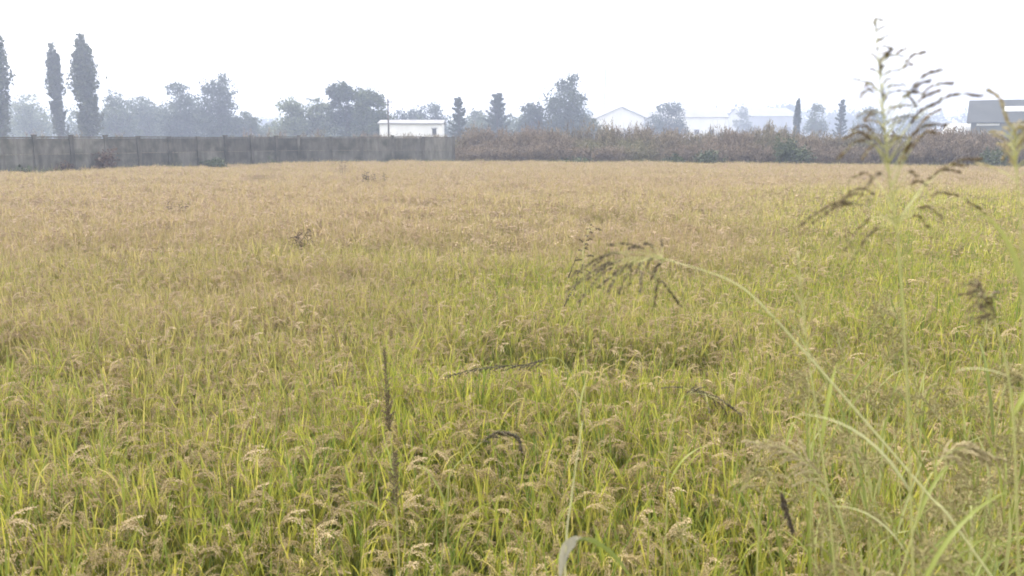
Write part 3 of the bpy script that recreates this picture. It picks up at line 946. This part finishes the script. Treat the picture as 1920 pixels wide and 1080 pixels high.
# ================================================================== TALL GRASSES AND WEEDS IN FRONT
def spline(pts, n):
    """Catmull-Rom through the points"""
    pts = [Vector(p) for p in pts]
    q = [pts[0] * 2 - pts[1]] + pts + [pts[-1] * 2 - pts[-2]]
    out = []
    for i in range(1, len(q) - 2):
        for k in range(n):
            t = k / n
            a, b, c, d = q[i - 1], q[i], q[i + 1], q[i + 2]
            out.append(.5 * ((2 * b) + (c - a) * t + (2 * a - 5 * b + 4 * c - d) * t * t + (3 * b - a - 3 * c + d) * t ** 3))
    out.append(pts[-1])
    return out


def spikelet_branch(b, p, d, L, droop, r, dens, start, size, thick=.0011, outw=None):
    """one thin branch of a seed head, seeds packed along its outer part"""
    n = 9
    pts, q = [p.copy()], p.copy()
    d = d.normalized()
    for s in range(n):
        d = (d + Vector((0, 0, -droop / n))).normalized()
        q = q + d * L / n
        pts.append(q.copy())
    b.mi = 0
    b.tube(pts, [thick] * 5 + [thick * .6] * (n - 4), 3, r.uniform(.2, .7), cap=False)
    b.mi = 1
    k = int(2.2 * dens * L * (1 - start)) + 1
    for i in range(k):
        t = start + (1 - start) * (i + r.random()) / max(k, 1)
        f = min(t * n, n - .01); j = int(f)
        c = pts[j].lerp(pts[j + 1], f - j)
        ax = (pts[j + 1] - pts[j]).normalized()
        jit = Vector((r.uniform(-1, 1), r.uniform(-1, 1), r.uniform(-1, 1)))
        b.grain(c + jit * size * .38, ax + jit * .35, size, size * .25, r.random())


def proj(p):
    d = p - Vector((0, 0, EYE))
    f = d.y * CP - d.z * SP
    u = d.y * SP + d.z * CP
    return 960 + FPX * d.x / f, 540 - FPX * u / f


def arc_branch(b, A, T, lift, r, dens, start, size, thick=.0009):
    """a seed branch from the stem at A, arching over to hang at T"""
    pts = spline([A, A.lerp(T, .3) + Vector((0, 0, lift * .8)), A.lerp(T, .65) + Vector((0, 0, lift)), T], 4)
    n = len(pts) - 1
    b.mi = 0
    b.tube(pts, [thick * (1 - .5 * i / n) for i in range(n + 1)], 3, r.uniform(.2, .7), cap=False)
    b.mi = 1
    L = (T - A).length
    for i in range(int(dens * L * (1 - start)) + 2):
        t = start + (1 - start) * r.random()
        f = min(t * n, n - .01); j = int(f)
        c = pts[j].lerp(pts[j + 1], f - j)
        ax = (pts[j + 1] - pts[j]).normalized()
        jit = Vector((r.uniform(-1, 1), r.uniform(-1, 1), r.uniform(-1, 1)))
        b.grain(c + jit * size * .33, ax + jit * .25, size, size * .25, r.random())


def tall_grass(name, label, cat, stem_px, head_from, seedmat='seed', stem_r=.0026, seed=0, branches=34, blen=.13, droop=.9, leaves=(), bare=.42,
               dens=420, size=.006, leafm='sorghum_leaf', stem_tint=.35, spread=1.0, wind=Vector((0, 0, 0)), group=None, tips=(), tip_size=.0062, tip_dens=900):
    """stem_px: (px, py, D) from low to high; the base runs on down to the ground"""
    r = random.Random(seed)
    P = [at(*q) for q in stem_px]
    base = P[0] + (P[0] - P[1]).normalized() * 0.15
    gz_ = float(ground_z(base.x, max(base.y, 1.0)))
    slant = (P[0].x - P[1].x) / max(.02, P[1].z - P[0].z)
    base = Vector((base.x + max(-.75, min(.75, slant)) * (P[0].z - gz_) * .8, max(base.y, .85), gz_))
    mid = base.lerp(P[0], .55) + Vector((0, 0, 0.05))
    path = spline([base, mid] + P, 7)
    root = empty(name, base, label, cat, group)
    loc = [p - base for p in path]
    n = len(loc)
    b = MB(); b.tube(loc, [stem_r * (1 - .72 * i / (n - 1)) for i in range(n)], 6, stem_tint)
    b.build('stem', M['sorghum_stem'], root, True)
    # seed head
    i0 = int(n * head_from)
    b = MB()
    for k in range(branches):
        f = i0 + (n - 1 - i0) * (k + r.random() * .6) / branches
        j = min(int(f), n - 2)
        p = loc[j].lerp(loc[j + 1], f - j)
        ax = (loc[j + 1] - loc[j]).normalized()
        a = k * 2.4 + r.uniform(-.5, .5)
        s1 = ax.cross(Vector((.3, 1, .1))).normalized(); s2 = ax.cross(s1)
        u = (k + .5) / branches
        L = blen * (1.1 - .75 * u) * r.uniform(.65, 1.25)
        d = ax * r.uniform(.5, 1.1) + (s1 * math.cos(a) + s2 * math.sin(a)) * spread * r.uniform(.6, 1.2) + wind
        spikelet_branch(b, p, d, L, droop * r.uniform(.6, 1.4), r, dens, bare * r.uniform(.6, 1.2), size)
    for (apy, tx, ty, lift) in tips:
        j = min(range(n), key=lambda i: abs(proj(path[i])[1] - apy) if i >= i0 - 6 else 1e9)
        T = at(tx, ty, path[j].y + r.uniform(-.09, .09)) - base
        arc_branch(b, loc[j], T, lift, r, tip_dens, r.uniform(.42, .62), tip_size)
    b.build('seed_head', [M['sorghum_stem'], M[seedmat]], root)
    # blades
    for (f, az, L, w, ang, curl, tint) in leaves:
        i = int(f * (n - 1)); p = loc[i]
        d = Vector((math.cos(az), math.sin(az), 0))
        pts, q = [p.copy()], p.copy()
        for s in range(9):
            th = ang + curl * ((s + .5) / 9) ** 1.4
            q = q + (d * math.sin(th) + Vector((0, 0, math.cos(th)))) * L / 9
            pts.append(q.copy())
        m_ = MB()
        m_.ribbon(pts, [w * x_ for x_ in (.55, .8, 1, 1, .95, .88, .75, .55, .3, .04)], Vector((-d.y, d.x, .2)), .4, tint)
        m_.build('leaf', M[leafm], root, True)
    return root


tall_grass('tall_grass', 'tallest seeding grass at right, its open seed head rising into the sky', 'grass',
           [(1712, 1080, 1.28), (1702, 760, 1.28), (1688, 500, 1.27), (1668, 330, 1.26), (1652, 170, 1.25), (1641, 34, 1.25)], .74, 'seed', seed=11, branches=34, blen=.05,
           droop=.9, wind=Vector((.5, 0, 0)), stem_r=.0027, stem_tint=.4, dens=300, size=.005, spread=.9, bare=.3,
           tips=[(455, 1493, 428, .035), (440, 1520, 420, .03), (430, 1552, 398, .035), (420, 1575, 372, .03), (470, 1583, 470, .03), (480, 1598, 486, .02), (400, 1590, 340, .03),
                 (440, 1842, 298, .03), (430, 1800, 322, .03), (450, 1796, 366, .02), (460, 1770, 408, .02), (445, 1815, 310, .03), (470, 1740, 425, .015), (480, 1890, 452, .05),
                 (400, 1735, 345, .02), (380, 1720, 330, .02), (330, 1615, 300, .03), (340, 1580, 262, .03), (310, 1600, 240, .02), (300, 1570, 300, .03), (350, 1625, 350, .02),
                 (320, 1765, 205, .02), (310, 1775, 235, .02), (300, 1752, 195, .02), (280, 1762, 170, .02), (270, 1790, 156, .025), (250, 1745, 150, .02), (240, 1768, 130, .02),
                 (230, 1735, 178, .02), (220, 1720, 200, .02), (200, 1735, 98, .02), (190, 1712, 120, .015), (215, 1612, 182, .02), (205, 1620, 163, .02), (260, 1618, 228, .02),
                 (180, 1700, 90, .015), (150, 1672, 92, .01), (130, 1664, 110, .01), (345, 1700, 300, .02), (365, 1708, 270, .02), (350, 1760, 250, .03), (280, 1840, 180, .03)],
           leaves=[(.36, 2.5, .26, .012, .6, 1.4, .85), (.28, .3, .30, .009, .3, 1.2, .3)])
tall_grass('tall_grass', 'pale stalk bowed far to the left with a dark drooping seed head', 'grass',
           [(1812, 1015, 1.45), (1740, 927, 1.47), (1600, 764, 1.5), (1500, 650, 1.52), (1440, 584, 1.53), (1392, 540, 1.55), (1340, 514, 1.57), (1280, 496, 1.58), (1235, 484, 1.6), (1180, 490, 1.6)], .86, 'seed_dark', seed=12,
           branches=4, blen=.05, droop=1.9, stem_r=.0027, stem_tint=.75, dens=420, size=.0062, spread=.6, bare=.3, wind=Vector((-.35, 0, -.1)),
           tips=[(486, 1098, 526, .022), (486, 1068, 520, .03), (486, 1062, 548, .03), (485, 1140, 460, .012), (484, 1178, 466, .01), (485, 1240, 450, .008), (485, 1205, 458, .01), (486, 1120, 540, .02),
                 (487, 1138, 548, .018), (488, 1160, 552, .012), (487, 1200, 552, .008), (486, 1222, 512, .006), (485, 1226, 575, .010), (488, 1112, 500, .02), (487, 1085, 566, .025), (490, 1278, 575, .015),
                 (489, 1180, 536, .008)], tip_size=.0066, tip_dens=820,
           leaves=[(.52, 3.3, .14, .010, 1.1, .9, .2)])
tall_grass('tall_grass', 'short grass with a heavy brown nodding head near the right edge', 'grass',
           [(1905, 900, 1.4), (1895, 740, 1.41), (1876, 640, 1.42), (1852, 570, 1.42), (1830, 528, 1.42)], .74, seed=13, branches=22, blen=.045, droop=1.8,
           stem_r=.0030, dens=380, size=.006, spread=.5, bare=.1, tips=[(560, 1795, 553, .005), (560, 1875, 548, .005)],
           leaves=[(.55, 3.0, .10, .009, 1.2, .8, 1.0), (.45, .4, .24, .010, .5, 1.2, .4)])
tall_grass('tall_grass', 'hazy grass stalk with thin pale head left of the tallest grass', 'grass',
           [(1560, 1010, 1.7), (1540, 840, 1.72), (1515, 660, 1.75), (1503, 560, 1.76), (1497, 480, 1.77)], .66, 'seed_pale', seed=14, branches=30, blen=.055, droop=.5,
           stem_r=.0026, dens=360, size=.005, spread=.45, leaves=[(.5, 1.0, .22, .009, .2, .9, .5)])
tall_grass('tall_grass', 'seeding grass at the far right edge crossing the weed belt', 'grass',
           [(1925, 820, 1.2), (1918, 560, 1.2), (1912, 400, 1.2), (1904, 290, 1.2), (1900, 240, 1.2)], .74, 'seed_pale', seed=15, branches=24, blen=.06, droop=1.0,
           dens=360, size=.005, wind=Vector((.3, 0, 0)), spread=.6, tips=[(330, 1850, 168, .03), (300, 1880, 300, .02)], leaves=[(.5, 3.4, .2, .010, .3, 1.0, .6)])
tall_grass('tall_grass', 'low grass with pale head leaning right below the nodding head', 'grass',
           [(1700, 1040, 1.55), (1740, 900, 1.56), (1800, 840, 1.58), (1880, 862, 1.6)], .68, 'seed_pale', seed=16, branches=40, blen=.06, droop=1.2, dens=480, spread=.5, bare=.2,
           leaves=[(.45, .6, .22, .008, .4, 1.2, .3), (.4, 2.6, .2, .009, .6, 1.5, .85)])
tall_grass('tall_grass', 'grass leaning left with rosy brown head below the bowed stalk', 'grass',
           [(1600, 1060, 1.8), (1560, 930, 1.85), (1490, 850, 1.9), (1400, 826, 1.95)], .66, 'seed_pale', seed=17, branches=40, blen=.06, droop=1.0, dens=480, spread=.5, bare=.2,
           leaves=[(.45, 2.2, .24, .010, .4, 1.2, .35)])
tall_grass('tall_grass', 'grass with slim dark hanging spike low at right of centre', 'grass',
           [(1420, 1060, 1.9), (1425, 960, 1.9), (1444, 905, 1.9), (1466, 930, 1.9), (1487, 998, 1.9)], .80, 'seed_dark', seed=18, stem_r=.0026, stem_tint=.3, branches=34, blen=.03, droop=1.0, dens=900, spread=.28, bare=.0,
           leaves=[(.4, 2.2, .2, .009, .3, 1.2, .3)])
tall_grass('tall_grass', 'grass with dark drooping fingers arching right near the centre', 'grass',
           [(1250, 960, 2.5), (1255, 840, 2.5), (1272, 760, 2.5), (1300, 733, 2.5), (1325, 740, 2.5)], .74, 'seed_dark', seed=19, stem_r=.0026, stem_tint=.3, branches=10, blen=.05, droop=.5, dens=460, spread=.3, bare=.15,
           tips=[(736, 1390, 778, .02), (736, 1375, 768, .02), (737, 1365, 780, .015), (738, 1345, 765, .012), (737, 1240, 728, .01), (738, 1330, 775, .01)], tip_size=.007,
           leaves=[(.4, .2, .22, .009, .3, 1.2, .4)])
tall_grass('barnyard_grass', 'weed with upright reddish brown spike standing alone left of centre', 'grass',
           [(742, 960, 3.0), (736, 860, 3.0), (728, 770, 3.0), (721, 655, 3.0)], .70, 'seed', seed=20, stem_r=.0026, stem_tint=.3, branches=60, blen=.034, droop=.3, dens=480, size=.0066, spread=.4, bare=.0, 
           leaves=[(.5, 2.0, .2, .009, .3, 1.0, .5)])
tall_grass('barnyard_grass', 'weed with long dark spray lying almost level at the centre', 'grass',
           [(1085, 790, 3.4), (1080, 720, 3.4), (1045, 672, 3.4), (985, 684, 3.4), (905, 690, 3.4), (835, 706, 3.4)], .62, 'seed_dark', seed=21, stem_r=.0026, stem_tint=.3, branches=40, blen=.05, droop=.5, dens=420, size=.0066, spread=.25, bare=.0,
           leaves=[(.3, 1.2, .2, .009, .2, 1.0, .6)])
tall_grass('barnyard_grass', 'weed whose dark head arches right beneath the level spray', 'grass',
           [(838, 960, 2.6), (845, 890, 2.6), (880, 850, 2.6), (930, 812, 2.6), (968, 818, 2.6), (978, 845, 2.6)], .62, 'seed_dark', seed=22, stem_r=.0026, stem_tint=.3, branches=46, blen=.035, droop=.9, dens=440, size=.0064, spread=.35, bare=.0,
           leaves=[(.3, 2.6, .22, .010, .3, 1.0, .35)])
tall_grass('barnyard_grass', 'weed with fuzzy grey brown spike low at left of centre', 'grass',
           [(748, 1040, 2.4), (745, 970, 2.4), (740, 900, 2.4), (742, 850, 2.4)], .66, 'seed', seed=23, stem_r=.0026, stem_tint=.3, branches=46, blen=.035, droop=.5, dens=420, spread=.5, bare=.0,
           leaves=[(.5, 3.4, .2, .009, .4, 1.0, .6)])
tall_grass('barnyard_grass', 'slender weed with small dark seeds left of the drooping head', 'grass',
           [(1095, 600, 4.2), (1094, 520, 4.2), (1096, 460, 4.2), (1106, 422, 4.2)], .6, 'seed_dark', seed=24, stem_r=.0026, stem_tint=.3, branches=16, blen=.07, droop=1.4, dens=300, size=.010, spread=.7, bare=.4, leaves=[],
           tips=[(470, 1075, 560, .02), (460, 1066, 520, .02), (430, 1128, 432, .01), (520, 1058, 575, .02)], tip_size=.010, tip_dens=500)

# the bleached folded leaf at the bottom, on its own thin stem
base = at(1062, 1080, 1.55); base.z = float(ground_z(base.x, 1.55)) + .0
root = empty('dry_grass', base, 'thin grey stem with one bleached folded leaf at the bottom edge', 'grass')
pth = [p - base for p in spline([base, base.lerp(at(1060, 1060, 1.55), .6), at(1060, 1060, 1.55), at(1072, 930, 1.56), at(1092, 790, 1.57)], 6)]
m_ = MB(); m_.tube(pth, [.0030 - .0022 * i / (len(pth) - 1) for i in range(len(pth))], 6, .9); m_.build('stem', M['sorghum_stem'], root, True)
lp = [p - base for p in spline([at(1044, 1062, 1.55), at(1062, 1035, 1.54), at(1080, 1016, 1.54), at(1108, 1013, 1.54), at(1150, 1040, 1.53), at(1185, 1085, 1.52)], 4)]
fold = [p - base for p in spline([at(1102, 1013, 1.54), at(1082, 1012, 1.545), at(1064, 1026, 1.55), at(1056, 1050, 1.55), at(1050, 1085, 1.55)], 4)]
m_ = MB(); m_.ribbon(fold, [.003, .006, .009, .012, .015, .018, .021, .022, .022, .021, .020, .018, .016, .013, .010, .007, .004], Vector((.85, -.35, .35)), .55, .5)
m_.build('leaf', M['dry_leaf'], root, True)
m_ = MB(); m_.ribbon(lp[8:], [.004, .006, .008, .009, .010, .010, .009, .009, .008, .007, .006, .004, .002][:len(lp) - 8], Vector((.2, -.2, -.8)), .3, .1)
tag(m_.build('leaf', M['sorghum_leaf'], root, True), 'dark green blade curving down to the right')

# tangle of wild grass along the bank at the right: nobody could count it


def wild(seed, h, pale):
    r = random.Random(seed); b = MB()
    for k in range(3):
        a = r.uniform(0, 6.28)
        p = Vector((r.uniform(-.05, .05), r.uniform(-.05, .05), 0)); hh = h * r.uniform(.75, 1.05)
        tp = p + Vector((math.cos(a) * .18 * hh, math.sin(a) * .18 * hh, hh))
        path = spline([p, p.lerp(tp, .5) + Vector((0, 0, .05)), tp, tp + Vector((math.cos(a), math.sin(a), -.2)) * .09], 5)
        b.mi = 0; b.tube(path, [.0022 - .0014 * i / (len(path) - 1) for i in range(len(path))], 4, r.uniform(0, .45), cap=False)
        n = len(path)
        for i in range(30):
            f = n * .6 + (n * .4 - 1.01) * i / 30; j = int(f)
            c = path[j].lerp(path[j + 1], f - j)
            spikelet_branch(b, c, Vector((r.uniform(-.6, .6), r.uniform(-.6, .6), r.uniform(-.1, .9))), r.uniform(.025, .06), .9, r, 230, .15, .0056, .0007)
        for i in range(4):
            c = path[int(n * r.uniform(.1, .6))]
            az = r.uniform(0, 6.28); d = Vector((math.cos(az), math.sin(az), 0)); L = r.uniform(.18, .34); an = r.uniform(.15, .6); cu = r.uniform(.5, 1.8)
            pts, q = [c.copy()], c.copy()
            for s_ in range(6):
                th = an + cu * ((s_ + .5) / 6) ** 1.4
                q = q + (d * math.sin(th) + Vector((0, 0, math.cos(th)))) * L / 6
                pts.append(q.copy())
            b.mi = 2; w = r.uniform(.006, .010)
            b.ribbon(pts, [w * .6, w, w, w * .9, w * .7, w * .4, w * .05], Vector((-d.y, d.x, .1)), .35, r.uniform(.1, .75))
    return b


wild_t = [wild(900 + i, 1.0, i % 2).build('wild_grass_%02d' % i, [M['sorghum_stem'], M['seed_wild'], M['sorghum_leaf']], link=False) for i in range(6)]
rng = np.random.default_rng(91)
n = 30
y = rng.uniform(1.25, 2.7, n)
x = y * rng.uniform(.26, .68, n) + .05
x = np.where(rng.random(n) < .75, np.maximum(x, y * rng.uniform(.42, .68, n)), x)
z = ground_z(x, y)
h = (rng.uniform(1.35, 1.72, n) - z) * np.where(x / y < .42, .82, 1.0)
scatter('wild_grass', template_collection('wild grasses', wild_t), np.stack([x, y, z], 1), np.stack([rng.normal(0, .08, n), rng.normal(.1, .08, n), rng.uniform(0, 6.28, n)], 1),
        np.stack([np.ones(n), np.ones(n), h / 1.0], 1), rng.integers(0, 6, n), np.zeros(n), [M['sorghum_stem'], M['seed_wild'], M['sorghum_leaf']],
        'tangle of wild seeding grass along the bank at lower right', 'grass')

# weeds standing out of the rice further off


def field_weed(label, px, D, h, n, spread, seed, mat='seed', name='field_weed'):
    p = at(px, 256, D)
    root = empty(name, (p.x, p.y, 0), label, 'weed')
    r = random.Random(seed); b = MB()
    for k in range(n):
        q = Vector((r.uniform(-1, 1) * spread, r.uniform(-.5, .5) * spread, 0))
        tp = q + Vector((r.uniform(-.1, .1), r.uniform(-.1, .1), h * r.uniform(.82, 1.02)))
        b.mi = 0
        b.tube([q, q.lerp(tp, .6), tp], [.005, .004, .002], 4, .3, cap=False)
        for j in range(7):
            c = q.lerp(tp, r.uniform(.72, 1))
            spikelet_branch(b, c, Vector((r.uniform(-1, 1), r.uniform(-1, 1), r.uniform(.2, 1))), r.uniform(.06, .13), .8, r, 260, .1, .012, .0016)
    b.build('stems', [M['weed_stem'], M[mat]], root)


field_weed('brown weed clump sticking out of the rice left of centre', 558, 11.6, 1.0, 10, .15, 31)
field_weed('bent dark weed patch in the rice before the wall', 700, 28.5, 1.06, 20, .42, 32, 'seed_dark')
field_weed('thin upright weed in the rice close to the wall', 641, 33.0, 1.35, 5, .12, 33)
field_weed('low dark weed in the far rice at left', 322, 17.0, .96, 5, .25, 34)

# ------------------------------------------------------------------ hazy air
m, n_, l_ = newmat('hazy air')
pv = n_.new('ShaderNodeVolumePrincipled')
pv.inputs['Color'].default_value = (0.68, 0.77, 1.0, 1)
pv.inputs['Density'].default_value = 0.0026
pv.inputs['Anisotropy'].default_value = 0.15
oo = n_.new('ShaderNodeOutputMaterial'); l_.new(pv.outputs[0], oo.inputs['Volume'])
mb = MB(); mb.box((0, 290, 19), (1260, 760, 42))
o = mb.build('haze', m)
tag(o, 'pale even haze filling the air', 'haze', kind='stuff')
